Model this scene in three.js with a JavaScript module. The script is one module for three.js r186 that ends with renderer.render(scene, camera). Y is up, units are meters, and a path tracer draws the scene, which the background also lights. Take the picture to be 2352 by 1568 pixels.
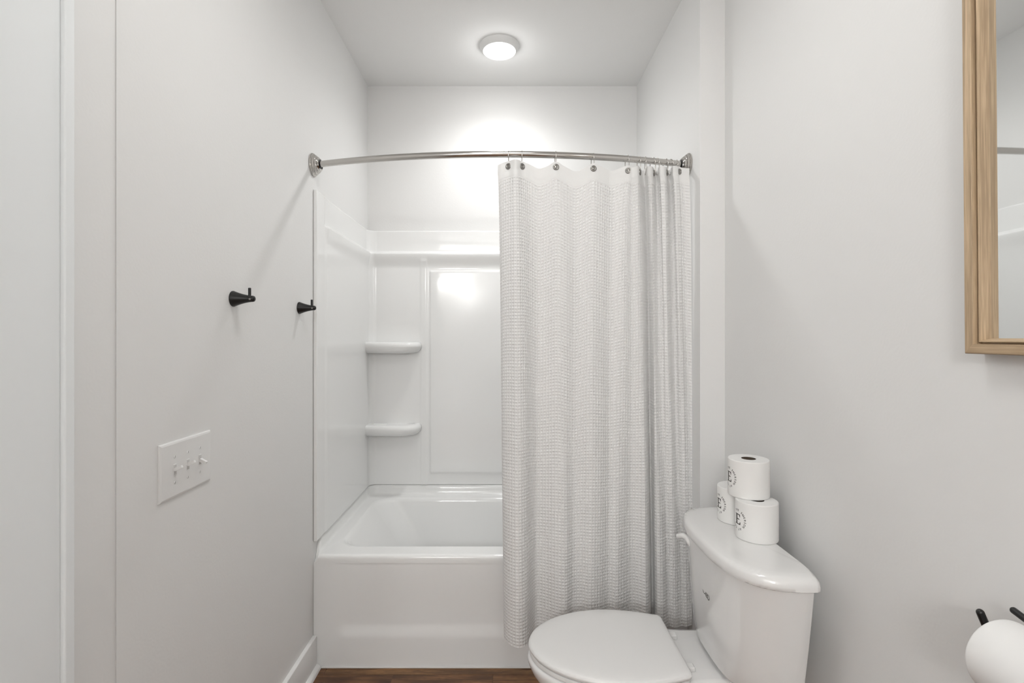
import * as THREE from 'three';
import { RoundedBoxGeometry } from 'three/addons/geometries/RoundedBoxGeometry.js';
import { mergeGeometries, mergeVertices, toCreasedNormals } from 'three/addons/utils/BufferGeometryUtils.js';
import { RectAreaLightUniformsLib } from 'three/addons/lights/RectAreaLightUniformsLib.js';

// ---------------------------------------------------------------- camera, exposure, lights
const W = 2352, H = 1568, F = 1172, EYE = 1.346, VX = 1164, VY = 773;
const scene = new THREE.Scene();
const camera = new THREE.PerspectiveCamera(2 * Math.atan(H / 2 / F) * 180 / Math.PI, W / H, 0.05, 30);
camera.position.set(0, EYE, 0);
camera.lookAt(0, EYE, -1);
camera.setViewOffset(W, H, W / 2 - VX, H / 2 - VY, W, H);
const renderer = new THREE.WebGLRenderer({ antialias: true });
renderer.toneMapping = THREE.LinearToneMapping;
renderer.toneMappingExposure = 1.19;
renderer.shadowMap.enabled = true;
RectAreaLightUniformsLib.init();
scene.background = new THREE.Color(0, 0, 0);
const ALCOVE_RADIANCE = 15, ALCOVE_GLOW = 0.055, ALCOVE_BEAM = 1.75;   // the disc light over the tub: lens, domed rim and the beam downwards
const VANITY_CANDELA = 1.55;        // each bulb of the vanity light behind the camera
const ROOM_RADIANCE = 4.8;        // the larger disc light of the room itself

// ---------------------------------------------------------------- room dimensions (metres)
const XL = -0.787, XA = 0.737, XR = 0.832;          // left wall, alcove right wall, room right wall
const ZB = -2.89, ZJ = -1.946, ZD = 0.20, ZS = -1.029, ZF = 2.6, XO = -1.75;
const YC = 2.764, TUBF = 2.075;
const P = (px, py, d) => new THREE.Vector3((px - VX) / F * d, EYE - (py - VY) / F * d, -d);   // pixel at depth d

// ---------------------------------------------------------------- helpers
let seed = 7;
const rnd = () => { seed = (seed * 1664525 + 1013904223) % 4294967296; return seed / 4294967296; };
const ss = (a, b, x) => { const t = Math.min(1, Math.max(0, (x - a) / (b - a))); return t * t * (3 - 2 * t); };
const lerp = (a, b, t) => a + (b - a) * t;
const used = {};
function numbered(n) { used[n] = (used[n] ?? -1) + 1; return used[n] ? `${n}_${String(used[n]).padStart(3, '0')}` : n; }
function mesh(name, geo, mat, parent) {
  const m = new THREE.Mesh(geo, mat); m.name = name; m.castShadow = m.receiveShadow = true;
  if (parent) parent.add(m); return m;
}
function tag(o, label, category, group) { o.userData.label = label; o.userData.category = category; if (group) o.userData.group = group; return o; }
function thing(name, label, category, pos = [0, 0, 0], group) {
  const g = new THREE.Group(); g.name = numbered(name); g.position.set(...pos); scene.add(g);
  return tag(g, label, category, group);
}
function structure(name, geo, mat, label) {
  const m = mesh(name, geo, mat, scene); m.userData.kind = 'structure'; if (label) m.userData.label = label; return m;
}
function box(x0, x1, y0, y1, z0, z1) {
  const g = new THREE.BoxGeometry(x1 - x0, y1 - y0, z1 - z0); g.translate((x0 + x1) / 2, (y0 + y1) / 2, (z0 + z1) / 2); return metreUV(g);
}
function rbox(x0, x1, y0, y1, z0, z1, r, seg = 3) {
  const g = new RoundedBoxGeometry(x1 - x0, y1 - y0, z1 - z0, seg, r); g.translate((x0 + x1) / 2, (y0 + y1) / 2, (z0 + z1) / 2); return g;
}
function metreUV(g) {   // box-projected uv in metres
  const p = g.attributes.position, n = g.attributes.normal, uv = g.attributes.uv;
  for (let i = 0; i < p.count; i++) {
    const ax = Math.abs(n.getX(i)), ay = Math.abs(n.getY(i)), az = Math.abs(n.getZ(i));
    if (ax >= ay && ax >= az) uv.setXY(i, p.getZ(i), p.getY(i)); else if (ay >= az) uv.setXY(i, p.getX(i), p.getZ(i)); else uv.setXY(i, p.getX(i), p.getY(i));
  }
  return g;
}
function grid(nu, nv, fn, uvf) {   // fn(i, j) -> [x, y, z]
  const pos = [], uv = [], idx = [];
  for (let j = 0; j <= nv; j++) for (let i = 0; i <= nu; i++) { const q = fn(i, j); pos.push(q[0], q[1], q[2]); const t = uvf ? uvf(i, j) : [i / nu, j / nv]; uv.push(t[0], t[1]); }
  for (let j = 0; j < nv; j++) for (let i = 0; i < nu; i++) { const a = j * (nu + 1) + i, b = a + 1, c = a + nu + 1, d = c + 1; idx.push(a, b, d, a, d, c); }
  const g = new THREE.BufferGeometry();
  g.setAttribute('position', new THREE.Float32BufferAttribute(pos, 3)); g.setAttribute('uv', new THREE.Float32BufferAttribute(uv, 2)); g.setIndex(idx);
  g.computeVertexNormals(); return g;
}
// closed rings of equal length lofted together; optional caps at the ends
function loft(rings, capStart, capEnd) {
  const n = rings[0].length, pos = [], idx = [];
  for (const r of rings) for (const q of r) pos.push(...q);
  for (let k = 0; k < rings.length - 1; k++) for (let i = 0; i < n; i++) {
    const a = k * n + i, b = k * n + (i + 1) % n, c = a + n, d = b + n; idx.push(a, b, d, a, d, c);
  }
  const cap = (ring, base, flip) => {
    const c = [0, 0, 0]; for (const q of ring) { c[0] += q[0] / n; c[1] += q[1] / n; c[2] += q[2] / n; }
    const ci = pos.length / 3; pos.push(...c);
    for (let i = 0; i < n; i++) { const a = base + i, b = base + (i + 1) % n; flip ? idx.push(ci, a, b) : idx.push(ci, b, a); }
  };
  if (capStart) cap(rings[0], 0, false);
  if (capEnd) cap(rings[rings.length - 1], (rings.length - 1) * n, true);
  const g = new THREE.BufferGeometry();
  g.setAttribute('position', new THREE.Float32BufferAttribute(pos, 3));
  g.setAttribute('uv', new THREE.Float32BufferAttribute(new Array(pos.length / 3 * 2).fill(0), 2));
  g.setIndex(idx); g.computeVertexNormals(); return g;
}
const creased = (g, a = 0.7) => toCreasedNormals(g, a);

// ---------------------------------------------------------------- textures
function noiseTex(size, fn, srgb = false) {
  const data = new Uint8Array(size * size * 4);
  for (let y = 0; y < size; y++) for (let x = 0; x < size; x++) {
    const c = fn(x / size, y / size), o = (y * size + x) * 4;
    for (let k = 0; k < 3; k++) data[o + k] = Math.max(0, Math.min(255, Math.round((Array.isArray(c) ? c[k] : c) * 255)));
    data[o + 3] = 255;
  }
  const t = new THREE.DataTexture(data, size, size); t.wrapS = t.wrapT = THREE.RepeatWrapping; t.magFilter = THREE.LinearFilter; t.minFilter = THREE.LinearMipmapLinearFilter; t.generateMipmaps = true;
  if (srgb) t.colorSpace = THREE.SRGBColorSpace; t.needsUpdate = true; return t;
}
// tileable value noise
function valueNoise(n, s) {
  const v = []; let k = s; for (let i = 0; i < n * n; i++) { k = (k * 1664525 + 1013904223) % 4294967296; v.push(k / 4294967296); }
  return (x, y) => {
    x = ((x % 1) + 1) % 1 * n; y = ((y % 1) + 1) % 1 * n;
    const i = Math.floor(x), j = Math.floor(y), a = x - i, b = y - j, u = a * a * (3 - 2 * a), w = b * b * (3 - 2 * b);
    const g = (p, q) => v[(q % n) * n + p % n];
    return lerp(lerp(g(i, j), g(i + 1, j), u), lerp(g(i, j + 1), g(i + 1, j + 1), u), w);
  };
}
const n8 = valueNoise(8, 11), n32 = valueNoise(32, 23), n96 = valueNoise(96, 41), n4 = valueNoise(4, 77);
const peel = noiseTex(512, (x, y) => 0.55 * n96(x, y) + 0.3 * n32(x, y) + 0.15 * n8(x, y)); peel.repeat.set(2.2, 2.2);
const waffle = (() => {   // square waffle weave: ridges around sunk cells
  const size = 256, cells = 4;
  return noiseTex(size, (x, y) => {
    const a = Math.abs(Math.sin(Math.PI * x * cells)), b = Math.abs(Math.sin(Math.PI * y * cells));
    const ridge = 1 - Math.pow(a * b, 0.8);
    return 0.82 * ridge + 0.10 * n96(x, y) + 0.08 * Math.abs(Math.sin(Math.PI * (x + y) * 32));
  });
})();
waffle.repeat.set(1 / 0.048, 1 / 0.048);
const plainWeave = noiseTex(256, (x, y) => 0.5 + 0.25 * Math.sin(2 * Math.PI * x * 24) * Math.sin(2 * Math.PI * y * 24) + 0.25 * (n96(x, y) - 0.5)); plainWeave.repeat.set(1 / 0.03, 1 / 0.03);
function woodTex(seed0, dark, light, streak) {
  const a = valueNoise(16, seed0), b = valueNoise(64, seed0 + 5), c = valueNoise(6, seed0 + 9);
  return noiseTex(512, (x, y) => {
    const w = 0.06 * c(x, y * 2);
    const f = 0.5 * a(x * 0.5, y + w) + 0.32 * b(x * 0.25, y + w) + 0.18 * b(x, y * 1.0);
    let t = Math.min(1, Math.max(0, (f - 0.25) * 2)); t = lerp(t, c(x, y), streak);
    return [0, 1, 2].map(k => lerp(dark[k], light[k], t));
  }, true);
}

// ---------------------------------------------------------------- materials
const std = o => new THREE.MeshStandardMaterial(o), phys = o => new THREE.MeshPhysicalMaterial(o);
const lin = (r, g, b) => new THREE.Color().setRGB(r, g, b);
const M = {
  wall: std({ color: lin(0.828, 0.826, 0.818), roughness: 0.62, bumpMap: peel, bumpScale: 0.0002 }),
  ceiling: std({ color: lin(0.90, 0.90, 0.893), roughness: 0.9, bumpMap: peel, bumpScale: 0.0002 }),
  trim: std({ color: lin(0.86, 0.86, 0.855), roughness: 0.35 }),
  door: std({ color: lin(0.875, 0.90, 0.91), roughness: 0.38 }),
  acrylic: phys({ color: lin(0.895, 0.897, 0.89), roughness: 0.06 }),
  china: phys({ color: lin(0.85, 0.845, 0.838), roughness: 0.2, clearcoat: 0.8, clearcoatRoughness: 0.05 }),
  seat: std({ color: lin(0.84, 0.834, 0.826), roughness: 0.3 }),
  plastic: std({ color: lin(0.84, 0.836, 0.83), roughness: 0.3 }),
  cloth: phys({ color: lin(0.92, 0.915, 0.905), roughness: 1, transmission: 0.05, thickness: 0, bumpMap: waffle, bumpScale: 0.0028, side: THREE.DoubleSide }),
  hem: phys({ color: lin(0.92, 0.915, 0.905), roughness: 1, transmission: 0.1, thickness: 0, bumpMap: plainWeave, bumpScale: 0.0005, side: THREE.DoubleSide }),
  chrome: std({ color: lin(0.56, 0.54, 0.515), metalness: 1, roughness: 0.13 }),
  nickel: std({ color: lin(0.30, 0.29, 0.275), metalness: 1, roughness: 0.28 }),
  black: std({ color: lin(0.004, 0.004, 0.004), roughness: 0.36 }),
  hole: std({ color: lin(0.05, 0.04, 0.035), roughness: 0.9 }),
  paper: std({ color: lin(0.86, 0.855, 0.845), roughness: 0.95 }),
  core: std({ color: lin(0.10, 0.075, 0.055), roughness: 0.95 }),
  mirror: std({ color: lin(0.86, 0.87, 0.865), metalness: 1, roughness: 0.02 }),
  caulk: std({ color: lin(0.82, 0.81, 0.79), roughness: 0.5 }),
  lens: std({ color: lin(0.9, 0.9, 0.88), roughness: 0.5, emissive: lin(1, 0.985, 0.95), emissiveIntensity: 4 }),
  shade: std({ color: lin(0.9, 0.9, 0.88), roughness: 0.4, emissive: lin(1, 0.98, 0.94), emissiveIntensity: 5 }),
};
const oak = woodTex(5, [0.63, 0.54, 0.43], [0.82, 0.72, 0.59], 0.1);
oak.repeat.set(0.7, 10);
M.oak = std({ map: oak, roughness: 0.55 });
const plankTex = [101, 211, 307, 401].map((s, i) => { const t = woodTex(s, [[0.27, 0.165, 0.09], [0.32, 0.20, 0.12], [0.25, 0.15, 0.085], [0.34, 0.225, 0.13]][i], [[0.60, 0.42, 0.26], [0.64, 0.46, 0.29], [0.56, 0.39, 0.24], [0.66, 0.49, 0.32]][i], 0.35); t.repeat.set(1.1, 5); return t; });
M.planks = plankTex.map(t => std({ map: t, roughness: 0.42 }));

// ================================================================ THE ROOM
const T = 0.12;
// left wall: a faint board joint at ZS, then the doorway D0..D1 next to the switches
const D0 = -0.770, D1 = -0.040, DH = 2.06;
structure('wall_left', box(XL - T, XL, 0, YC, ZB - T, ZS), M.wall, 'warm white painted wall beside the tub with hooks and switches');
structure('wall_doorside', mergeGeometries([box(XL - T, XL - 0.003, 0, YC, ZS, D0), box(XL - T, XL - 0.003, DH, YC, D0, D1), box(XL - T, XL - 0.003, 0, YC, D1, ZD)]), M.wall, 'painted wall strip between the light switches and the door casing');
structure('wall_back', box(XL - T, XR + T, 0, YC, ZB - T, ZB), M.wall, 'warm white painted wall above the tub surround');
structure('wall_alcove', box(XA, XR + T, 0, YC, ZB, ZJ), M.wall, 'painted wall end beside the shower curtain');
structure('wall_right', box(XR, XR + T, 0, YC, ZJ, ZF + T), M.wall, 'painted wall behind the toilet');
structure('wall_entry', box(XO, XL - T, 0, YC, ZD - T, ZD), M.wall, 'short painted wall behind the camera');
structure('wall_outer', box(XO - T, XO, 0, YC, ZD - T, ZF + T), M.wall, 'painted wall behind the camera');
structure('wall_front', box(XO, XR, 0, YC, ZF, ZF + T), M.wall, 'painted wall behind the camera with the vanity light');
structure('ceiling', box(XO - T, XR + T, YC, YC + T, ZB - T, ZF + T), M.ceiling, 'flat white ceiling');
const floor = structure('floor', box(XO - T, XR + T, -0.10, -0.004, ZB - T, ZF + T), std({ color: lin(0.03, 0.02, 0.015), roughness: 0.9 }), 'brown wood plank floor');
{ // planks run along x; first row against the tub is cut narrow
  let z = -TUBF + 0.001, row = 0;
  while (z < ZF) {
    const w = row === 0 ? 0.040 : 0.178, z1 = Math.min(z + w, ZF);
    let x = XO - [0.2, 0.62, 0.95, 0.33][row % 4];
    const cut = row === 1 ? -0.055 : null;
    while (x < XR) {
      let x1 = x + 1.22; if (cut !== null && x < cut && x1 > cut) x1 = cut;
      const a = Math.max(x, XO), b = Math.min(x1, XR);
      if (b > a + 0.01) {
        const g = box(a + 0.0006, b - 0.0006, -0.004, 0, z + 0.0006, z1 - 0.0006), uv = g.attributes.uv, ox = rnd(), oy = rnd();
        for (let i = 0; i < uv.count; i++) uv.setXY(i, uv.getX(i) + ox, uv.getY(i) + oy);
        mesh('plank', g, M.planks[Math.floor(rnd() * 4)], floor);
      }
      x = x1;
    }
    z = z1; row++;
  }
}
// baseboards with a shoe moulding
function baseboard(name, along, at, dir, s0, s1, label) {
  const sh = new THREE.Shape(); sh.moveTo(0, 0); sh.lineTo(0.015, 0); sh.lineTo(0.015, 0.126); sh.quadraticCurveTo(0.015, 0.133, 0.009, 0.133); sh.lineTo(0, 0.133); sh.closePath();
  const s2 = new THREE.Shape(); s2.moveTo(0.015, 0); s2.lineTo(0.033, 0); s2.absarc(0.015, 0, 0.018, 0, Math.PI / 2, false); s2.closePath();
  const mk = s => {
    const g = new THREE.ExtrudeGeometry(s, { depth: s1 - s0, bevelEnabled: false, curveSegments: 8 });
    const p = g.attributes.position;
    for (let i = 0; i < p.count; i++) {
      const a = p.getX(i), y = p.getY(i), l = s0 + p.getZ(i);
      if (along === 'z') p.setXYZ(i, at + dir * a, y, l); else p.setXYZ(i, l, y, at + dir * a);
    }
    g.computeVertexNormals(); return creased(g, 0.6);
  };
  const b = structure(name, mk(sh), M.trim, label); mesh('shoe_moulding', mk(s2), M.trim, b); return b;
}
baseboard('baseboard_left', 'z', XL, 1, -TUBF + 0.002, -0.899, 'white baseboard with shoe moulding under the light switches');
baseboard('baseboard_right', 'z', XR, -1, ZJ + 0.034, ZF, 'white baseboard behind the toilet');
baseboard('baseboard_alcove', 'x', ZJ, 1, XA, XR, 'short white baseboard at the wall end beside the curtain');
baseboard('baseboard_front', 'x', ZF, -1, XO + 0.04, XR - 0.04, 'white baseboard behind the camera');
// door in the left wall with its casing: flat boards and a raised band along their outer edge
{
  const c = new THREE.Group(); c.name = 'trim_1'; c.userData.kind = 'structure'; c.userData.label = 'white painted door casing with a raised outer band beside the light switches'; scene.add(c);
  const w = 0.109, b0 = 0.0208, x = XL - 0.003;
  for (const s of [-1, 1]) {
    const e = s < 0 ? D0 : D1, o = e + s * w;                       // opening edge, outer edge of the flat board
    mesh('casing_board', rbox(x, XL + 0.018, 0, DH + w, Math.min(e, o), Math.max(e, o), 0.0012, 2), M.door, c);
    mesh('casing_band', rbox(x, XL + 0.026, 0, DH + w + b0, Math.min(o, o + s * b0), Math.max(o, o + s * b0), 0.003), M.door, c);
    mesh('jamb', box(XL - T, XL + 0.004, 0, DH, s < 0 ? D0 : D1 - 0.018, s < 0 ? D0 + 0.018 : D1), M.door, c);
  }
  mesh('casing_board', rbox(x, XL + 0.018, DH, DH + w, D0, D1, 0.0012, 2), M.door, c);
  mesh('casing_band', rbox(x, XL + 0.026, DH + w, DH + w + b0, D0 - w, D1 + w, 0.003), M.door, c);
  mesh('jamb', box(XL - T, XL + 0.004, DH - 0.018, DH, D0 + 0.018, D1 - 0.018), M.door, c);
  const d = new THREE.Group(); d.name = 'door_1'; d.userData.kind = 'structure'; d.userData.label = 'white closed panel door in the casing'; scene.add(d);
  const z0 = D0 + 0.021, z1 = D1 - 0.021, xa = XL - 0.075, xb = XL - 0.040, st = 0.11;
  for (const [a, b] of [[z0, z0 + st], [z1 - st, z1]]) mesh('stile', rbox(xa, xb, 0.01, DH - 0.021, a, b, 0.002, 2), M.door, d);
  for (const [a, b] of [[0.01, 0.24], [0.95, 1.08], [1.92, DH - 0.021]]) mesh('rail', rbox(xa, xb, a, b, z0 + st, z1 - st, 0.002, 2), M.door, d);
  mesh('panel', box(xa + 0.01, xb - 0.012, 0.24, 1.92, z0 + st, z1 - st), M.door, d);
}

// ================================================================ CEILING DISC LIGHTS
function discLight(x, z, radiance, beam, size, label) {
  const t = thing('ceiling_light', label, 'light', [x, YC, z]);
  const prof = [[0.097, 0], [0.097, -0.004], [0.095, -0.007], [0.084, -0.024], [0.080, -0.027], [0.076, -0.026], [0.076, 0]].map(q => new THREE.Vector2(...q));
  mesh('trim_ring', creased(new THREE.LatheGeometry(prof, 64), 0.6), M.trim, t).scale.set(size, 1, size);
  mesh('lens', new THREE.LatheGeometry([[0, -0.0295], [0.04, -0.029], [0.062, -0.028], [0.073, -0.026], [0.0765, -0.022]].map(q => new THREE.Vector2(...q)), 64), M.lens, t).scale.set(size, 1, size);
  if (radiance) {
    const l = new THREE.RectAreaLight(new THREE.Color(1, 1, 0.995), radiance, 0.135 * size, 0.135 * size);
    l.name = 'lamp_glow'; l.position.set(0, -0.032, 0); l.rotation.x = -Math.PI / 2; t.add(l);
  }
  if (beam) {
    const b = new THREE.SpotLight(new THREE.Color(1, 1, 0.995), beam, 0, 80 * Math.PI / 180, 1, 2); b.name = 'lamp_beam'; b.castShadow = true; b.shadow.radius = 3;
    const l = new THREE.PointLight(new THREE.Color(1, 1, 0.995), ALCOVE_GLOW, 0, 2); l.name = 'lamp_glow'; l.castShadow = true; l.shadow.radius = 2; l.position.set(0, -0.072, 0); t.add(l);
    b.position.set(0, -0.045, 0); b.target.position.set(0, -2, 0); t.add(b, b.target);
  }
  return t;
}
discLight(-0.036, -2.49, ALCOVE_RADIANCE, ALCOVE_BEAM, 1, 'round white disc light on the ceiling above the tub');
discLight(-0.02, -1.05, ROOM_RADIANCE, 0, 3.5, 'large round white disc light on the ceiling above the entry area');

// vanity light out of view on the wall behind the camera (mirrored in the glossy surround)
function vanityLight(pos, turn, candela, label) {
  const t = thing('vanity_light', label, 'light', pos); t.rotation.y = turn;
  mesh('backplate', rbox(-0.31, 0.31, -0.05, 0.05, -0.022, 0, 0.006), M.nickel, t);
  for (const x of [-0.23, 0, 0.23]) {
    mesh('arm', (() => { const g = new THREE.CylinderGeometry(0.009, 0.009, 0.08, 16); g.rotateX(Math.PI / 2); g.translate(x, 0, -0.06); return g; })(), M.nickel, t);
    mesh('shade', (() => { const g = new THREE.LatheGeometry([[0, -0.12], [0.07, -0.12], [0.087, -0.11], [0.092, -0.085], [0.084, 0.04], [0.063, 0.10], [0.034, 0.12], [0, 0.122]].map(q => new THREE.Vector2(...q)), 32); g.translate(x, 0, -0.12); return g; })(), M.shade, t);
    const l = new THREE.PointLight(new THREE.Color(1, 1, 0.995), candela, 0, 2); l.name = 'bulb_glow'; l.castShadow = true; l.shadow.radius = 4.2; l.position.set(x, 0, -0.12); t.add(l);
  }
}
vanityLight([-0.85, 2.22, ZF], 0, VANITY_CANDELA, 'three shade vanity light bar on the wall behind the camera');

// ================================================================ TUB
const XTL = XL + 0.012, XTR = XA - 0.012;
function rrect(x0, x1, d0, d1, rf, rb, yf, m = 40, c = 10) {   // rounded rectangle ring; d = depth; rf / rb radii at front / back corners
  const out = [], arc = (cx, cd, r, a0) => { for (let k = 0; k < c; k++) { const a = a0 + k / c * Math.PI / 2; out.push([cx + r * Math.cos(a), cd + r * Math.sin(a)]); } };
  const seg = (a, b) => { for (let k = 0; k < m; k++) out.push([lerp(a[0], b[0], k / m), lerp(a[1], b[1], k / m)]); };
  seg([x0 + rf, d0], [x1 - rf, d0]); arc(x1 - rf, d0 + rf, rf, -Math.PI / 2);
  seg([x1, d0 + rf], [x1, d1 - rb]); arc(x1 - rb, d1 - rb, rb, 0);
  seg([x1 - rb, d1], [x0 + rb, d1]); arc(x0 + rb, d1 - rb, rb, Math.PI / 2);
  seg([x0, d1 - rb], [x0, d0 + rf]); arc(x0 + rf, d0 + rf, rf, Math.PI);
  return out.map(q => [q[0], yf(q[0], q[1]), -q[1]]);
}
{
  const t = thing('bathtub', 'white acrylic bathtub with a plain front apron below the shower surround', 'bathtub');
  const up = d => ss(TUBF + 0.012, TUBF + 0.06, d), DB = 2.872;
  const yb = (front, back) => (x, d) => lerp(front, back, up(d));
  const flat = y => () => y;
  const rings = [
    rrect(XL + 0.001, XA - 0.001, TUBF, DB + 0.016, 0.004, 0.03, yb(0.425, 0.512)),
    rrect(XTL - 0.002, XTR + 0.002, TUBF, DB, 0.006, 0.06, yb(0.436, 0.512)),
    rrect(XTL, XTR, TUBF + 0.0005, DB - 0.002, 0.008, 0.06, yb(0.445, 0.490)),
    rrect(XTL + 0.002, XTR - 0.002, TUBF + 0.0035, DB - 0.005, 0.009, 0.06, yb(0.452, 0.474)),
    rrect(XTL + 0.006, XTR - 0.006, TUBF + 0.009, DB - 0.010, 0.010, 0.06, yb(0.4562, 0.464)),
    rrect(XTL + 0.015, XTR - 0.015, TUBF + 0.018, DB - 0.020, 0.012, 0.06, yb(0.457, 0.4585)),
    rrect(XL + 0.066, XA - 0.075, 2.160, 2.828, 0.08, 0.10, flat(0.457)),
    rrect(XL + 0.074, XA - 0.083, 2.169, 2.820, 0.085, 0.105, flat(0.4555)),
    rrect(XL + 0.083, XA - 0.090, 2.177, 2.813, 0.09, 0.11, flat(0.449)),
    rrect(XL + 0.096, XA - 0.096, 2.183, 2.808, 0.09, 0.11, flat(0.435)),
    rrect(XL + 0.16, XA - 0.11, 2.195, 2.797, 0.09, 0.11, flat(0.35)),
    rrect(XL + 0.26, XA - 0.13, 2.212, 2.780, 0.09, 0.11, flat(0.20)),
    rrect(XL + 0.33, XA - 0.15, 2.232, 2.760, 0.09, 0.11, flat(0.11)),
    rrect(XL + 0.40, XA - 0.19, 2.272, 2.720, 0.08, 0.10, flat(0.082)),
    rrect(XL + 0.55, XA - 0.40, 2.400, 2.600, 0.05, 0.05, flat(0.078)),
  ].map(r => r.reverse());
  mesh('basin', loft(rings, false, true), M.acrylic, t);
  // apron: shallow sunk panel
  const nx = 220, ny = 90;
  const rec = (x, y) => {
    const left = XL + 0.075 + 0.05 * (y - 0.13), e = ss(left, left + 0.07, x) * (1 - ss(XA - 0.14, XA - 0.07, x));
    return 0.010 * e * ss(0.118, 0.178, y) * (1 - 0.8 * ss(0.2, 0.43, y));
  };
  mesh('apron', grid(nx, ny, (i, j) => { const x = lerp(XL + 0.001, XA - 0.001, i / nx), y = 0.43 * j / ny; return [x, y, -(TUBF + rec(x, y) + 0.0008)]; }), M.acrylic, t);
  mesh('caulk_line', rbox(XL + 0.034, XA - 0.002, 0.0002, 0.0065, -TUBF, -TUBF + 0.005, 0.002, 2), M.caulk, t);
}

// ================================================================ SHOWER SURROUND
{
  const t = thing('shower_surround', 'glossy white moulded shower surround with a ledge on three walls', 'shower surround');
  const Y0 = 0.514, Y1 = 1.944, LEDGE = 1.818, R = 0.055;
  const A = 0.0015;
  const xl = XL + A, xr = XA - A, db = -ZB - A;
  // path: left front -> left wall -> corner -> back -> corner -> right wall
  const Ls = db - R - TUBF, Lc = R * Math.PI / 2, Lb = xr - xl - 2 * R, LEN = 2 * Ls + 2 * Lc + Lb;
  function base(s) {
    if (s < Ls) return [xl, TUBF + s, 1, 0];
    s -= Ls; if (s < Lc) { const a = s / R; return [xl + R - R * Math.cos(a), db - R + R * Math.sin(a), Math.cos(a), -Math.sin(a)]; }
    s -= Lc; if (s < Lb) return [xl + R + s, db, 0, -1];
    s -= Lb; if (s < Lc) { const a = s / R; return [xr - R + R * Math.sin(a), db - R + R * Math.cos(a), -Math.sin(a), -Math.cos(a)]; }
    s -= Lc; return [xr, db - R - s, -1, 0];
  }
  function protr(s, y) {
    const sf = Math.min(s, LEN - s);                                  // distance from the nearer front edge
    const onBack = ss(Ls + 0.2 * Lc, Ls + Lc, s) * (1 - ss(LEN - Ls - Lc, LEN - Ls - 0.2 * Lc, s));
    const pillar = 1 - ss(0.085, 0.115, sf);
    const x = base(s)[0];
    let upper = 0.0045, lip = 0.026 + 0.012 * onBack, low = lip - (0.010 + 0.010 * onBack) * ss(LEDGE - 0.012, LEDGE - 0.085, y) * 1;
    low = lip - (0.010 + 0.010 * onBack) * (1 - ss(LEDGE - 0.09, LEDGE - 0.006, y));
    let p = lerp(low, upper, ss(LEDGE - 0.006, LEDGE + 0.010, y));
    // vertical channel beside the raised centre panel and the panel itself
    const px0 = -0.437, px1 = 0.387;
    const inX = ss(px0, px0 + 0.012, x) * (1 - ss(px1 - 0.012, px1, x)), inY = ss(0.572, 0.588, y) * (1 - ss(1.709, 1.722, y));
    p += 0.007 * inX * inY * onBack;
    p += 0.0035 * onBack * (ss(px0 - 0.055, px0 - 0.04, x) * (1 - ss(px0 - 0.018, px0 - 0.006, x))) * (1 - ss(LEDGE - 0.05, LEDGE - 0.03, y)) ;
    const wav = 0.0006 * Math.sin(x * 9 + y * 7) * onBack + 0.0004 * Math.sin(y * 17 - x * 13) * onBack;
    p += wav * inX * inY;
    return lerp(p, 0.0135, pillar);
  }
  function panel(s0, s1, nu) {
    const nv = 300;
    return grid(nu, nv + 3, (i, j) => {
      let s = lerp(s0, s1, i / nu), y = lerp(Y0, Y1 - 0.003, Math.min(1, Math.max(0, (j - 1) / nv)));
      let p = protr(s, y);
      if (j === 0) p = 0;
      if (j === nv + 2) { y = Y1; p -= 0.002; } if (j === nv + 3) { y = Y1; p = 0; }
      const b = base(s); return [b[0] + b[2] * p, y, -(b[1] + b[3] * p)];
    });
  }
  function side(sign) {   // side panel with its own front edge turned back to the wall
    const n = 110, nv = 300;
    return grid(n + 2, nv + 3, (i, j) => {
      const k = i - 2, s = k < 0 ? 0 : Ls * k / n;
      let y = lerp(Y0, Y1 - 0.003, Math.min(1, Math.max(0, (j - 1) / nv)));
      let p = protr(s, y);
      if (j === 0) p = 0;
      if (j === nv + 2) { y = Y1; p -= 0.002; } if (j === nv + 3) { y = Y1; p = 0; }
      let d = TUBF + s;
      if (i === 0) p = 0; if (i === 1) { p *= 0.9; } if (i === 2) d += 0.0012;
      const x = xl + p; return [sign < 0 ? x : xr + xl - x, y, -d];
    });
  }
  const sl = side(-1), sr = side(1); { const ix = sr.index.array; for (let k = 0; k < ix.length; k += 3) { const q = ix[k]; ix[k] = ix[k + 1]; ix[k + 1] = q; } sr.computeVertexNormals(); }
  mesh('side_panel', sl, M.acrylic, t);
  mesh('back_panel', panel(Ls, LEN - Ls, 420), M.acrylic, t);
  mesh('side_panel', sr, M.acrylic, t);
  // corner shelves: bullnose slab, rounded at the free end
  for (const [yTop, out] of [[1.316, 0.105], [0.860, 0.105]]) for (const m of [1]) {
    const X0 = XL + 0.006, X1 = P(964, 0, 2.80).x, zb = 2.875, zf = zb - out;
    const outline = k => {   // k shrinks the front and the free end
      const o = []; const r = 0.085; const e = k;
      o.push([X0, zb]); o.push([X0, zf + e]);
      for (let i = 0; i <= 14; i++) { const a = -Math.PI / 2 + i / 14 * Math.PI / 2; o.push([X1 - e - r + r * Math.cos(a), zf + e + r + r * Math.sin(a)]); }
      o.push([X1 - e, zb]); return o;
    };
    const prof = [[0.03, 0.0], [0.014, 0.0], [0.005, -0.004], [0.0005, -0.012], [0.0005, -0.020], [0.006, -0.031], [0.018, -0.040], [0.034, -0.044], [0.05, -0.045]];
    const rings = prof.map(([e, dy]) => outline(e).map(q => [q[0], yTop + dy * 1.38, -q[1]]));
    const sh = mesh('shelf', loft(rings, true, true), M.acrylic, t); sh.userData.label = 'moulded bullnose corner shelf';
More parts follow.
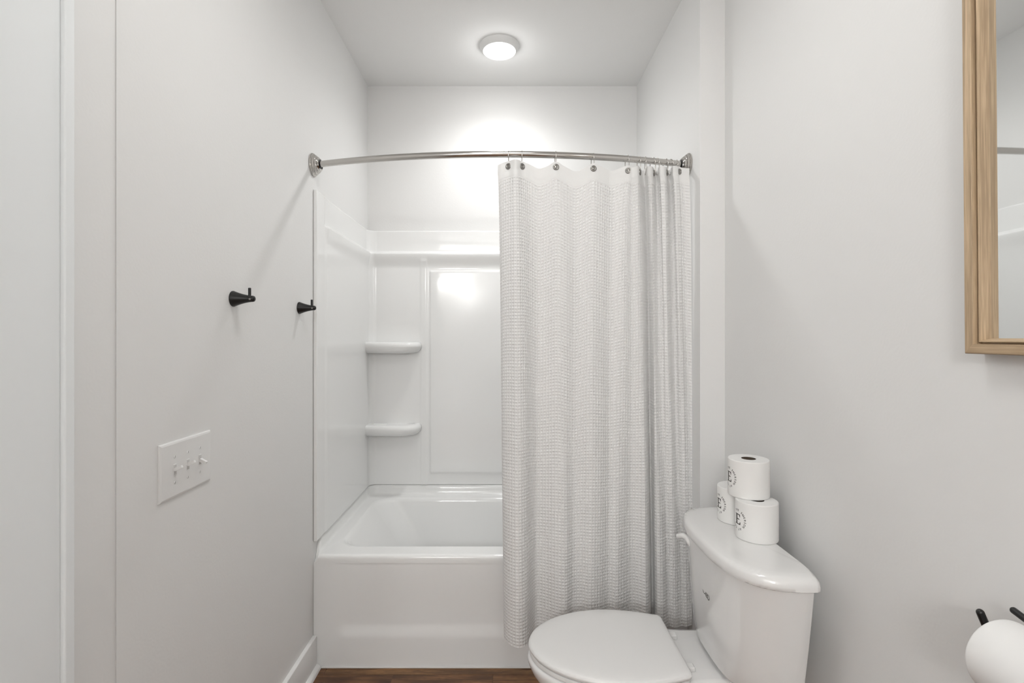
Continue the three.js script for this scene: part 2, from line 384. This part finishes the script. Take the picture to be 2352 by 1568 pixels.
    if (yTop < 1) mesh('soap_tray', (() => { const g = new THREE.TorusGeometry(0.03, 0.0022, 10, 40); g.rotateX(Math.PI / 2); g.scale(1.25, 1, 0.7); g.translate(P(872, 0, 2.83).x, yTop, -2.84); return g; })(), M.acrylic, sh);
  }
}

// ================================================================ CURTAIN ROD
const RODY = 2.042, RODD = 2.070, BOW = 0.122, RR = 0.0125;
const rodMid = (XL + XA) / 2, rodHalf = (XA - XL) / 2, rodRad = (rodHalf * rodHalf + BOW * BOW) / (2 * BOW);
const rodD = x => { const dx = x - rodMid; return RODD - BOW + rodRad - Math.sqrt(rodRad * rodRad - dx * dx); };   // depth of the rod axis at x
{
  const t = thing('curtain_rod', 'curved brushed metal shower curtain rod spanning the tub', 'curtain rod');
  const pts = []; for (let i = 0; i <= 60; i++) { const x = lerp(XL + 0.008, XA - 0.008, i / 60); pts.push(new THREE.Vector3(x, RODY, -rodD(x))); }
  mesh('pole', new THREE.TubeGeometry(new THREE.CatmullRomCurve3(pts), 160, RR, 28, false), M.chrome, t);
  const prof = [[0.046, 0], [0.0465, 0.004], [0.044, 0.0075], [0.040, 0.009], [0.040, 0.013], [0.037, 0.0165], [0.033, 0.018], [0.033, 0.022], [0.030, 0.026], [0.026, 0.0275], [0.025, 0.031], [0.020, 0.034], [0.0165, 0.0345], [0.0165, 0.03]].map(q => new THREE.Vector2(...q));
  for (const s of [1, -1]) {
    const g = creased(new THREE.LatheGeometry(prof, 56), 0.5); g.rotateZ(-s * Math.PI / 2); g.translate(s > 0 ? XL + 0.0005 : XA - 0.0005, RODY, -RODD); mesh('flange', g, M.chrome, t);
    const c = new THREE.TorusGeometry(0.0155, 0.0025, 10, 32); c.rotateY(Math.PI / 2); c.translate(s > 0 ? XL + 0.0345 : XA - 0.0345, RODY, -rodD(XL + 0.0345)); mesh('rubber_collar', c, M.black, t);
  }
}

// ================================================================ SHOWER CURTAIN
// columns across the cloth: [x pixel at the top, forward offset at the top, x pixel at the hem, forward offset at the hem, sag of the top edge, ring?]
const cols = [
  [1143, 0.012, 1157, -0.018, 0.014, 0], [1152, 0.010, 1159, 0.022, 0.006, 0],
  [1168, 0.017, 1172, 0.058, 0.000, 1], [1184, 0.040, 1192, 0.074, 0.001, 0], [1199, 0.017, 1211, 0.056, 0.000, 1],
  [1216, 0.008, 1222, 0.010, 0.008, 0], [1238, 0.004, 1234, -0.024, 0.022, 0], [1258, 0.008, 1254, -0.010, 0.013, 0], [1277, 0.018, 1280, 0.018, 0.000, 1],
  [1298, 0.008, 1300, 0.026, 0.014, 0], [1322, 0.004, 1316, 0.002, 0.029, 0], [1344, 0.008, 1334, 0.006, 0.014, 0], [1363, 0.018, 1354, 0.028, 0.000, 1],
  [1384, 0.010, 1376, 0.022, 0.009, 0], [1405, 0.004, 1398, 0.002, 0.019, 0], [1426, 0.010, 1414, 0.018, 0.008, 0], [1443, 0.019, 1428, 0.012, 0.000, 1],
  [1452, 0.034, 1450, -0.008, 0.012, 0], [1465, 0.036, 1468, 0.010, 0.005, 0], [1469, 0.010, 1484, 0.034, 0.000, 1], [1474, -0.014, 1494, 0.018, 0.003, 0],
  [1480, -0.014, 1496, -0.030, 0.003, 0], [1484, 0.010, 1499, -0.050, 0.000, 1], [1488, 0.034, 1503, -0.030, 0.003, 0], [1497, 0.036, 1506, 0.006, 0.004, 0], [1501, 0.010, 1512, 0.024, 0.000, 1], [1504, -0.012, 1519, 0.028, 0.002, 0],
  [1508, -0.012, 1526, 0.022, 0.002, 0], [1512, 0.012, 1532, 0.008, 0.000, 1], [1516, 0.036, 1537, 0.004, 0.003, 0], [1527, 0.038, 1543, 0.012, 0.004, 0], [1531, 0.012, 1549, 0.019, 0.000, 1], [1534, -0.010, 1555, 0.018, 0.002, 0],
  [1538, -0.010, 1561, 0.008, 0.002, 0], [1542, 0.012, 1566, 0.002, 0.000, 1], [1546, 0.036, 1571, 0.006, 0.003, 0], [1556, 0.038, 1576, 0.012, 0.004, 0], [1560, 0.030, 1582, 0.010, 0.002, 1], [1568, 0.036, 1589, 0.002, 0.008, 0], [1583, 0.056, 1595, 0.000, 0.014, 0],
];
const CTOP = 2.010, CBOT = 0.205, HEM = 0.062;
const cat = (k, u) => {   // Catmull-Rom over the columns
  const n = cols.length - 1, f = Math.min(n - 1e-6, Math.max(0, u * n)), i = Math.floor(f), t = f - i, g = m => cols[Math.min(n, Math.max(0, m))][k];
  const a = g(i - 1), b = g(i), c = g(i + 1), d = g(i + 2);
  return 0.5 * (2 * b + (c - a) * t + (2 * a - 5 * b + 4 * c - d) * t * t + (3 * b - a - 3 * c + d) * t * t * t);
};
function clothPoint(u, y) {
  const top = CTOP - cat(4, u) + 0.012 * ss(0.55, 1, u), v = Math.min(1, Math.max(0, (top - y) / (top - CBOT)));
  const w = Math.pow(Math.max(0, v - 0.022) / 0.978, 0.5) * 0.8 + 0.2 * v * v;
  const pt = cat(0, u), pb = cat(2, u);
  const at = (px, off, hem) => { let d = 2.0; for (let k = 0; k < 6; k++) { const x = (px - VX) / F * d; const base = rodD(Math.min(x, XA - 0.002)) - off; d = hem ? lerp(base, Math.min(base, 2.02 - off), 1) : base; } return [(px - VX) / F * d, d]; };
  const a = at(pt, cat(1, u), false), b = at(pb, cat(3, u), true);
  const wob = 0.003 * Math.sin(u * 40 + y * 5) * ss(0, 0.25, v);
  let d = lerp(a[1], b[1], w) + wob; if (y < 0.47) d = Math.min(d, TUBF - 0.012);
  return [Math.min(lerp(a[0], b[0], w), XA - 0.004), y, -d, top];
}
{
  const t = thing('shower_curtain', 'white waffle weave shower curtain drawn towards the toilet end of the rod', 'shower curtain');
  const NU = 560, NV = 420;
  // arc length along mid height for the weave
  const arc = [0]; for (let i = 1; i <= NU; i++) { const a = clothPoint((i - 1) / NU, 0.9), b = clothPoint(i / NU, 0.9); arc.push(arc[i - 1] + Math.hypot(a[0] - b[0], a[2] - b[2])); }
  const body = grid(NU, NV, (i, j) => { const u = i / NU, tp = clothPoint(u, 2)[3]; const y = lerp(CBOT, tp - HEM, j / NV); const q = clothPoint(u, y); return [q[0], q[1], q[2]]; },
    (i, j) => [arc[i] * 1.0, lerp(CBOT, CTOP - HEM, j / NV)]);
  mesh('panel', body, M.cloth, t);
  const top = grid(NU, 16, (i, j) => { const u = i / NU, tp = clothPoint(u, 2)[3]; const q = clothPoint(u, lerp(tp - HEM, tp, j / 16)); return [q[0], q[1], q[2] + 0.0012 * (j === 0 ? 0 : 1)]; }, (i, j) => [arc[i], j * HEM / 16]);
  mesh('top_hem', top, M.hem, t);
  const ORD = ['first', 'second', 'third', 'fourth', 'fifth', 'sixth', 'seventh', 'eighth', 'ninth', 'tenth', 'eleventh', 'twelfth', 'thirteenth']; let ringNo = 0;
  // grommets, one per ring position; their normal follows the cloth
  const gProf = [[0.0005, 0.0022], [0.004, 0.0018], [0.0052, 0.0004], [0.0056, 0.0020], [0.0080, 0.0032], [0.0108, 0.0024], [0.0120, 0.0006], [0.0120, -0.001]].map(q => new THREE.Vector2(...q));
  const gGeo = new THREE.LatheGeometry(gProf, 28); gGeo.rotateX(Math.PI / 2);
  cols.forEach((c, k) => {
    if (!c[5]) return;
    const u = k / (cols.length - 1), tp = clothPoint(u, 2)[3], y = tp - 0.020;
    const q = clothPoint(u, y), a = clothPoint(u - 0.004, y), b = clothPoint(Math.min(1, u + 0.004), y);
    const n = new THREE.Vector3(-(b[2] - a[2]), 0, b[0] - a[0]).normalize(); if (n.z < 0) n.negate();
    const g = mesh('grommet', gGeo, M.nickel, t); g.position.set(q[0] + n.x * 0.002, y, q[2] + n.z * 0.002); g.quaternion.setFromUnitVectors(new THREE.Vector3(0, 0, 1), n);
    // the wire ring over the rod
    const x = q[0], dR = rodD(x), yaw = k > 20 ? (rnd() - 0.5) * 0.9 : (rnd() - 0.5) * 0.25;
    const cy = (RODY + RR + 0.0016 + y - 0.004) / 2, ry = (RODY + RR + 0.0016 - (y - 0.004)) / 2, pts = [];
    for (let i = 0; i < 40; i++) { const f = i / 40 * Math.PI * 2, e = 0.0155; const s = Math.sign(Math.sin(f)) * Math.pow(Math.abs(Math.sin(f)), 0.8); pts.push(new THREE.Vector3(0, cy - RODY + ry * Math.cos(f), e * s)); }
    const ring = mesh(numbered('curtain_ring'), new THREE.TubeGeometry(new THREE.CatmullRomCurve3(pts, true), 72, 0.0014, 8, true), M.chrome, scene);
    ring.position.set(x, RODY, -dR); ring.rotation.y = -Math.atan2((x - rodMid), Math.sqrt(rodRad * rodRad - (x - rodMid) ** 2)) * -1 + yaw;
    tag(ring, `thin metal curtain ring on the rod, ${ORD[ringNo++]} from the free edge of the curtain`, 'curtain ring', 'rings along the curtain rod');
  });
}

// ================================================================ LEFT WALL: HOOKS AND SWITCHES
function robeHook(px, py, label) {
  const d = -XL * F / (VX - px), y = EYE - (py - VY) / F * d;
  const t = thing('robe_hook', label, 'hook', [XL, y, -d], 'black hooks on the wall beside the tub');
  const prof = [[0.0225, 0.0003], [0.0228, 0.0025], [0.0213, 0.006], [0.0180, 0.015], [0.0148, 0.025], [0.0121, 0.035], [0.0102, 0.045], [0.0092, 0.053], [0.0089, 0.058], [0.0076, 0.0615], [0.0045, 0.0635], [0, 0.064]].map(q => new THREE.Vector2(...q));
  const g = new THREE.LatheGeometry(prof, 48); g.rotateZ(-Math.PI / 2); mesh('cone', g, M.black, t);
  const p = new THREE.CylinderGeometry(0.0041, 0.0041, 0.030, 20); p.translate(0.048, 0.0155, 0); mesh('pin', p, M.black, t);
  const cap = new THREE.SphereGeometry(0.0041, 16, 8); cap.scale(1, 0.3, 1); cap.translate(0.048, 0.0305, 0); mesh('pin_tip', cap, M.black, t);
  const sc = new THREE.CylinderGeometry(0.003, 0.003, 0.0022, 14); sc.rotateX(Math.PI / 2); sc.translate(0.053, -0.001, 0.0088); mesh('set_screw', sc, M.nickel, t);
}
robeHook(535, 686, 'matte black cone hook on the wall above the light switches');
robeHook(687, 707, 'matte black cone hook on the wall right at the shower surround edge');
{
  const dA = -XL * F / (VX - 361), dB = -XL * F / (VX - 480), zc = -(dA + dB) / 2, w = dB - dA, h = 0.133, yc = (EYE - (1046.5 - VY) / F * dB + EYE - (1089.5 - VY) / F * dA) / 2;
  const t = thing('light_switch', 'white three gang toggle light switch plate on the wall below the hook', 'light switch', [XL, yc, zc]);
  const plate = mesh('plate', (() => {
    const prof = [[0, 0], [0, 0.0025], [0.002, 0.0048], [0.006, 0.0062], [0.012, 0.0066]];
    const rings = prof.map(([e, o]) => { const a = w / 2 - e, b = h / 2 - e, q = []; for (const [sx, sy] of [[1, 1], [-1, 1], [-1, -1], [1, -1]]) q.push([o, sy * b, sx * a]); return q; });
    return creased(loft(rings, false, true), 0.25);
  })(), M.plastic, t); plate.material = M.plastic;
  for (const [k, up] of [[-1, 1], [0, 1], [1, -1]]) {
    const z = -k * 0.049;                                  // first gang is nearest the door
    mesh('toggle_frame', rbox(0.0055, 0.0074, -0.0135, 0.0135, z - 0.0058, z + 0.0058, 0.0008, 2), M.plastic, t);
    mesh('slot', box(0.0060, 0.0078, -0.0115, 0.0115, z - 0.0046, z + 0.0046), std({ color: lin(0.62, 0.61, 0.60), roughness: 0.6 }), t);
    const lever = new THREE.CylinderGeometry(0.0042, 0.0060, 0.018, 4, 1); lever.rotateY(Math.PI / 4); lever.scale(1, 1, 1.1); lever.rotateZ(-Math.PI / 2 + up * 0.42); lever.translate(0.0155, up * 0.004, z);
    mesh('toggle', creased(lever, 0.3), M.plastic, t);
    for (const s of [-1, 1]) {
      const sc = new THREE.CylinderGeometry(0.0031, 0.0034, 0.0016, 16); sc.rotateZ(-Math.PI / 2); sc.translate(0.0070, s * 0.0305, z); const m = mesh('screw', sc, M.plastic, t);
      mesh('screw_slot', box(0.0076, 0.0080, s * 0.0305 - 0.0026, s * 0.0305 + 0.0026, z - 0.0005, z + 0.0005), std({ color: lin(0.3, 0.29, 0.28), roughness: 0.8 }), m);
    }
  }
}

// ================================================================ TOILET
const TC = 1.52, LIDY = 0.756;
{
  const t = thing('toilet', 'white two piece toilet with its lid closed, against the wall', 'toilet', [0, 0, 0]);
  // D-shaped plan ring: straight back at xb, curved front (superellipse), centre depth TC
  const plan = (xb, A, L, y, n = 3, rb = 0.012) => {
    const out = [], m = 72;
    for (let k = 0; k <= m; k++) { const a = k / m * Math.PI, c = Math.cos(a), s = Math.sin(a); out.push([xb - rb - (A - rb) * Math.pow(s, 2 / n), y, -(TC + Math.sign(c) * L * Math.pow(Math.abs(c), 2 / n))]); }
    const e = 8; for (let k = 1; k <= e; k++) { const a = k / e * Math.PI / 2; out.push([xb - rb + rb * Math.sin(a), y, -(TC - L + rb - rb * Math.cos(a)) + 0]); }
    for (let k = 0; k <= 20; k++) out.push([xb, y, -lerp(TC - L + rb, TC + L - rb, k / 20)]);
    for (let k = 1; k < e; k++) { const a = k / e * Math.PI / 2; out.push([xb - rb + rb * Math.cos(a), y, -(TC + L - rb + rb * Math.sin(a))]); }
    return out;
  };
  const XBk = 0.774;
  const lid = [[0.012, -0.036], [0.004, -0.036], [0.0, -0.033], [0.0, -0.024], [0.003, -0.014], [0.010, -0.006], [0.020, -0.002], [0.036, 0], [0.06, 0.001]].map(([e, dy]) => plan(XBk - Math.min(e, 0.012) * 0.6, 0.206 - e, 0.278 - e, LIDY + dy, 3, 0.022));
  mesh('tank_lid', creased(loft(lid, true, true), 0.9), M.china, t);
  const body = [[0.030, 0.398, 0.15], [0.012, 0.398, 0.168], [0.004, 0.402, 0.176], [0, 0.412, 0.18], [0, 0.46, 0.186], [0, 0.56, 0.192], [0, 0.66, 0.196], [0, 0.724, 0.199]];
  const tk = body.map(([e, y, A], k) => { const f = (y - 0.398) / 0.326; return plan(0.765 - e, A - 0.01 - e, lerp(0.205, 0.262, Math.pow(Math.max(0, f), 0.8)) - e, y, 2.9); });
  const tank = mesh('tank', creased(loft(tk, true, true), 0.9), M.china, t);
  // bowl: egg-shaped plan narrowing to the deck under the tank
  const CB = 1.550;
  const egg = (xf, xr, hw, hr, y, k = 1.95) => {   // front tip xf, rear xr, widest half width hw, rear half width hr
    const out = [], xm = xf + (xr - xf) * 0.40, n = 40;
    const half = x => x <= xm ? hw * Math.pow(Math.max(0, 1 - Math.pow((xm - x) / (xm - xf), k)), 1 / k) : lerp(hw, hr, ss(xm, xr - (xr - xf) * 0.22, x));
    const xs = []; for (let i = 0; i <= n; i++) { const a = i / n; xs.push(xf + (xr - xf) * (a < 0.5 ? 2 * a * a * 0.8 : lerp(0.4, 1, (a - 0.5) * 2))); }
    for (const x of xs) out.push([x, y, -(CB + half(x))]);
    for (let i = n; i > 0; i--) out.push([xs[i], y, -(CB - half(xs[i]))]);
    return out;
  };
  const bowl = [
    egg(0.25, 0.66, 0.10, 0.10, 0.0), egg(0.235, 0.665, 0.112, 0.108, 0.008), egg(0.235, 0.665, 0.108, 0.105, 0.06), egg(0.225, 0.67, 0.105, 0.10, 0.14), egg(0.17, 0.68, 0.125, 0.105, 0.22),
    egg(0.105, 0.70, 0.160, 0.115, 0.30), egg(0.073, 0.72, 0.178, 0.124, 0.345), egg(0.064, 0.725, 0.183, 0.128, 0.368), egg(0.064, 0.725, 0.183, 0.128, 0.378), egg(0.068, 0.722, 0.179, 0.125, 0.3845), egg(0.08, 0.71, 0.168, 0.116, 0.386),
  ].map(r => r.reverse());
  mesh('bowl', creased(loft(bowl, true, true), 1.0), M.china, t);
  // seat and lid: front half ellipse, straight hinge edge
  const lidPlan = (e, y) => {
    const xf = 0.066 + e, xm = 0.325, xr = 0.512 - e, hw = 0.187 - e, hr = 0.152 - e, out = [], r = 0.022;
    const q = []; const n = 36, k = 1.9;
    for (let i = 0; i <= n; i++) { const a = i / n * Math.PI / 2; q.push([xm - (xm - xf) * Math.pow(Math.cos(a), 2 / k), hw * Math.pow(Math.sin(a), 2 / k)]); }
    for (let i = 1; i <= 12; i++) { const f = i / 12, x = lerp(xm, xr - r, f); q.push([x, lerp(hw, hr + 0.006, Math.pow(f, 1.9))]); }
    for (let i = 1; i <= 8; i++) { const a = i / 8 * Math.PI / 2; q.push([xr - r + r * Math.sin(a), hr + 0.006 - r + r * Math.cos(a)]); }
    for (const p of q) out.push([p[0], y, -(CB + p[1])]);
    for (let i = q.length - 1; i > 0; i--) out.push([q[i][0], y, -(CB - q[i][1])]);
    return out.reverse();
  };
  mesh('seat', creased(loft([[0.012, 0.387], [0.004, 0.3885], [0.003, 0.394], [0.005, 0.400], [0.012, 0.4025]].map(q => lidPlan(...q)), true, true), 0.9), M.seat, t);
  mesh('seat_lid', creased(loft([[0.010, 0.4045], [0.002, 0.4055], [0.0, 0.409], [0.0, 0.414], [0.002, 0.4185], [0.007, 0.4215], [0.016, 0.4232], [0.05, 0.4245], [0.10, 0.4255]].map(q => lidPlan(...q)), true, true), 0.9), M.seat, t);
  for (const s of [-1, 1]) mesh('hinge', rbox(0.505, 0.540, 0.3855, 0.399, -CB + s * 0.078 - 0.012, -CB + s * 0.078 + 0.012, 0.003), M.seat, t);
  // flush lever at the front corner of the tank next to the curtain
  const lev = new THREE.CatmullRomCurve3([[1590, 1250, 1.630], [1584, 1246, 1.634], [1580, 1238, 1.642], [1570, 1231, 1.662], [1558, 1231, 1.690]].map(q => P(...q)));
  const lg = new THREE.TubeGeometry(lev, 40, 0.0085, 14, false); { const p = lg.attributes.position; for (let i = 0; i < p.count; i++) p.setY(i, 0.690 + (p.getY(i) - 0.690) * 1.12); lg.computeVertexNormals(); }
  const lever = mesh('flush_lever', lg, M.china, t);
  const bs = new THREE.SphereGeometry(0.010, 20, 12); bs.scale(0.5, 1, 1); bs.translate(P(1588, 1249, 1.632).x, P(1588, 1249, 1.632).y, -1.632); mesh('lever_base', bs, M.china, lever);
  // small grey printed mark on the tank front
  const cv = document.createElement('canvas'); cv.width = 256; cv.height = 128; const cx = cv.getContext('2d');
  cx.clearRect(0, 0, 256, 128); cx.strokeStyle = '#6f6c66'; cx.fillStyle = '#6f6c66'; cx.lineWidth = 13; cx.lineCap = 'round';
  cx.beginPath(); cx.moveTo(16, 52); cx.quadraticCurveTo(60, 92, 104, 60); cx.stroke();
  cx.lineWidth = 12; cx.strokeRect(122, 34, 46, 56); cx.beginPath(); cx.ellipse(208, 62, 30, 32, 0, 0, 7); cx.stroke(); cx.beginPath(); cx.moveTo(122, 62); cx.lineTo(168, 62); cx.stroke();
  const tx = new THREE.CanvasTexture(cv); tx.colorSpace = THREE.SRGBColorSpace;
  const frontX = (d, y) => { const f = (y - 0.398) / 0.326, L = lerp(0.205, 0.262, Math.pow(f, 0.8)), A = lerp(0.176, 0.186, (y - 0.46) / 0.2), c = Math.abs(d - TC) / L; return 0.765 - 0.012 - (A - 0.012) * Math.pow(1 - Math.pow(c, 2.9), 1 / 2.9); };
  mesh('logo_print', grid(12, 4, (i, j) => { const d = lerp(1.517, 1.463, i / 12), y = lerp(0.580, 0.606, j / 4); return [frontX(d, y) - 0.0012, y, -d]; }, (i, j) => [i / 12, j / 4]), std({ map: tx, transparent: true, alphaTest: 0.3, roughness: 0.3, side: THREE.DoubleSide }), tank);
}

// ================================================================ TOILET PAPER
const rollTex = (() => {   // print centred on the wrapper
  const cv = document.createElement('canvas'); cv.width = 2048; cv.height = 620; const c = cv.getContext('2d');
  c.fillStyle = '#f0efed'; c.fillRect(0, 0, 2048, 620);
  c.fillStyle = '#3f3b38'; c.textAlign = 'center'; c.textBaseline = 'middle';
  const S = 2048 / (2 * Math.PI * 0.058), cx = 1024, cy = 310, R = 0.0315 * S;
  c.font = `bold ${Math.round(0.042 * S)}px serif`; c.fillText('E', cx - 6, cy - 4);
  c.font = `bold ${Math.round(0.0088 * S)}px sans-serif`;
  'THE EMERSON AT COM'.split('').forEach((ch, i) => { c.save(); c.translate(cx, cy); c.rotate((-25 + i * 15) * Math.PI / 180); c.fillText(ch, 0, -R + 0.004 * S); c.restore(); });
  const t = new THREE.CanvasTexture(cv); t.colorSpace = THREE.SRGBColorSpace; t.anisotropy = 8; return t;
})();
M.wrapper = std({ map: rollTex, roughness: 0.9 });
function paperRoll(t, R, h, printed) {   // axis along y, base at the origin
  const side = new THREE.LatheGeometry([[R - 0.002, 0.0002], [R - 0.0006, 0.0012], [R, 0.004], [R, h - 0.004], [R - 0.0006, h - 0.0012], [R - 0.002, h - 0.0002]].map(q => new THREE.Vector2(...q)), 72);
  const uv = side.attributes.uv, p = side.attributes.position; for (let i = 0; i < uv.count; i++) uv.setY(i, p.getY(i) / h);
  mesh('wrapper', side, printed ? M.wrapper : M.paper, t);
  for (const y of [h - 0.0002, 0.0002]) { const e = new THREE.RingGeometry(0.0205, R - 0.0018, 64, 1); e.rotateX(y > 0.01 ? -Math.PI / 2 : Math.PI / 2); e.translate(0, y, 0); mesh('paper_end', e, M.paper, t); }
  const core = new THREE.CylinderGeometry(0.0207, 0.0207, h - 0.001, 40, 1, true); core.translate(0, h / 2, 0); const cm = mesh('cardboard_core', core, M.coreDS, t); cm.userData.label = 'brown cardboard tube';
}
M.coreDS = M.core.clone(); M.coreDS.side = THREE.DoubleSide;
for (const [x, y, z, turn, label] of [
  [0.734, LIDY + 0.001, -1.499, 0.10, 'white toilet paper roll standing on the tank lid, larger round print in view'],
  [0.739, LIDY + 0.001, -1.640, 0.06, 'white toilet paper roll on the tank lid half hidden behind the other rolls'],
  [0.732, LIDY + 0.1115, -1.545, 0.0, 'white toilet paper roll stacked on top of the other two rolls'],
]) {
  const t = thing('toilet_paper_roll', label, 'toilet paper', [x, y, z], 'spare rolls on the toilet tank');
  paperRoll(t, 0.058, 0.1105, true);
  t.rotation.y = -Math.PI / 2 - Math.PI + turn;   // the print looks away from the wall
}
// roll on its holder
{
  const hc = new THREE.Vector3(0.745, 0.866, -0.668);
  const t = thing('toilet_paper_holder', 'black metal toilet paper holder on the wall under the wood framed mirror', 'paper holder', [XR, hc.y + 0.012, -0.70]);
  const prof = [[0.0225, 0.0003], [0.0228, 0.0025], [0.0180, 0.015], [0.0130, 0.032], [0.0105, 0.05], [0.0095, 0.075], [0.0090, 0.088], [0.006, 0.093], [0, 0.094]].map(q => new THREE.Vector2(...q));
  const post = new THREE.LatheGeometry(prof, 40); post.rotateZ(Math.PI / 2); post.translate(0, 0.0, 0.12); mesh('post', post, M.black, t);
  const bx = hc.x - XR;
  const bar = new THREE.CatmullRomCurve3([[bx, 0, 0.135], [bx, 0, 0.05], [bx, 0, -0.055], [bx, 0.002, -0.076], [bx - 0.002, 0.014, -0.087], [bx - 0.010, 0.040, -0.092]].map(q => new THREE.Vector3(...q)), false, 'catmullrom', 0.2);
  mesh('bar', new THREE.TubeGeometry(bar, 60, 0.0055, 14, false), M.black, t);
  const tip = new THREE.SphereGeometry(0.0055, 14, 10); tip.translate(bx - 0.010, 0.040, -0.092); mesh('bar_tip', tip, M.black, t);
  const a = P(2329, 1402, 0.80).sub(t.position), b = P(2380, 1440, 0.765).sub(t.position);
  const wire = new THREE.CatmullRomCurve3([a, a.clone().lerp(b, 0.5), b, new THREE.Vector3(-0.006, b.y - 0.012, 0.02), new THREE.Vector3(-0.003, 0.0, 0.11)]);
  mesh('retainer', new THREE.TubeGeometry(wire, 40, 0.0052, 12, false), M.black, t);
  const rt = new THREE.SphereGeometry(0.0052, 12, 8); rt.translate(a.x, a.y, a.z); mesh('retainer_tip', rt, M.black, t);
  const r = thing('toilet_paper_roll', 'plain white toilet paper roll hanging on the black wall holder', 'toilet paper', [hc.x, hc.y - 0.001, hc.z]);
  paperRoll(r, 0.057, 0.100, false); r.rotation.x = -Math.PI / 2;
}

// ================================================================ WOOD FRAMED MIRROR
{
  const d0 = 0.889, w = 0.62, h = 0.95, yb = 1.317;
  const t = thing('mirror', 'wall mirror in a light oak frame with a stepped inner edge', 'mirror', [XR, yb, -d0]);
  t.rotation.z = 0.0085;
  // profile: distance in from the outer edge, height off the wall
  const prof = [[0, 0.001], [0, 0.033], [0.0015, 0.035], [0.0160, 0.035], [0.0165, 0.034], [0.0168, 0.019], [0.0200, 0.019], [0.0203, 0.0285], [0.0218, 0.0285], [0.0270, 0.0105], [0.0285, 0.0095], [0.0285, 0.001]];
  const corner = [[0, 0], [w, 0], [w, h], [0, h]];   // along z towards the camera, y up
  const inward = [[1, 1], [-1, 1], [-1, -1], [1, -1]];
  for (let k = 0; k < 4; k++) {
    const a = corner[k], b = corner[(k + 1) % 4], ia = inward[k], ib = inward[(k + 1) % 4], L = Math.hypot(b[0] - a[0], b[1] - a[1]);
    const pos = [], uv = [], idx = []; let run = 0;
    prof.forEach((q, i) => {
      if (i) run += Math.hypot(q[0] - prof[i - 1][0], q[1] - prof[i - 1][1]);
      pos.push(-q[1], a[1] + ia[1] * q[0], a[0] + ia[0] * q[0], -q[1], b[1] + ib[1] * q[0], b[0] + ib[0] * q[0]);
      uv.push(0.13 * k, run + 0.31 * k, 0.13 * k + L, run + 0.31 * k);
    });
    for (let i = 0; i < prof.length - 1; i++) { const o = i * 2; idx.push(o, o + 1, o + 3, o, o + 3, o + 2); }
    const g = new THREE.BufferGeometry(); g.setAttribute('position', new THREE.Float32BufferAttribute(pos, 3)); g.setAttribute('uv', new THREE.Float32BufferAttribute(uv, 2)); g.setIndex(idx); g.computeVertexNormals();
    mesh('frame_side', creased(g, 0.3), M.oak, t);
  }
  mesh('mirror_glass', box(-0.0125, -0.006, 0.026, h - 0.026, 0.026, w - 0.026), M.mirror, t);
  mesh('backing', box(-0.006, -0.0015, 0.004, h - 0.004, 0.004, w - 0.004), M.hole, t);
}
renderer.render(scene, camera);
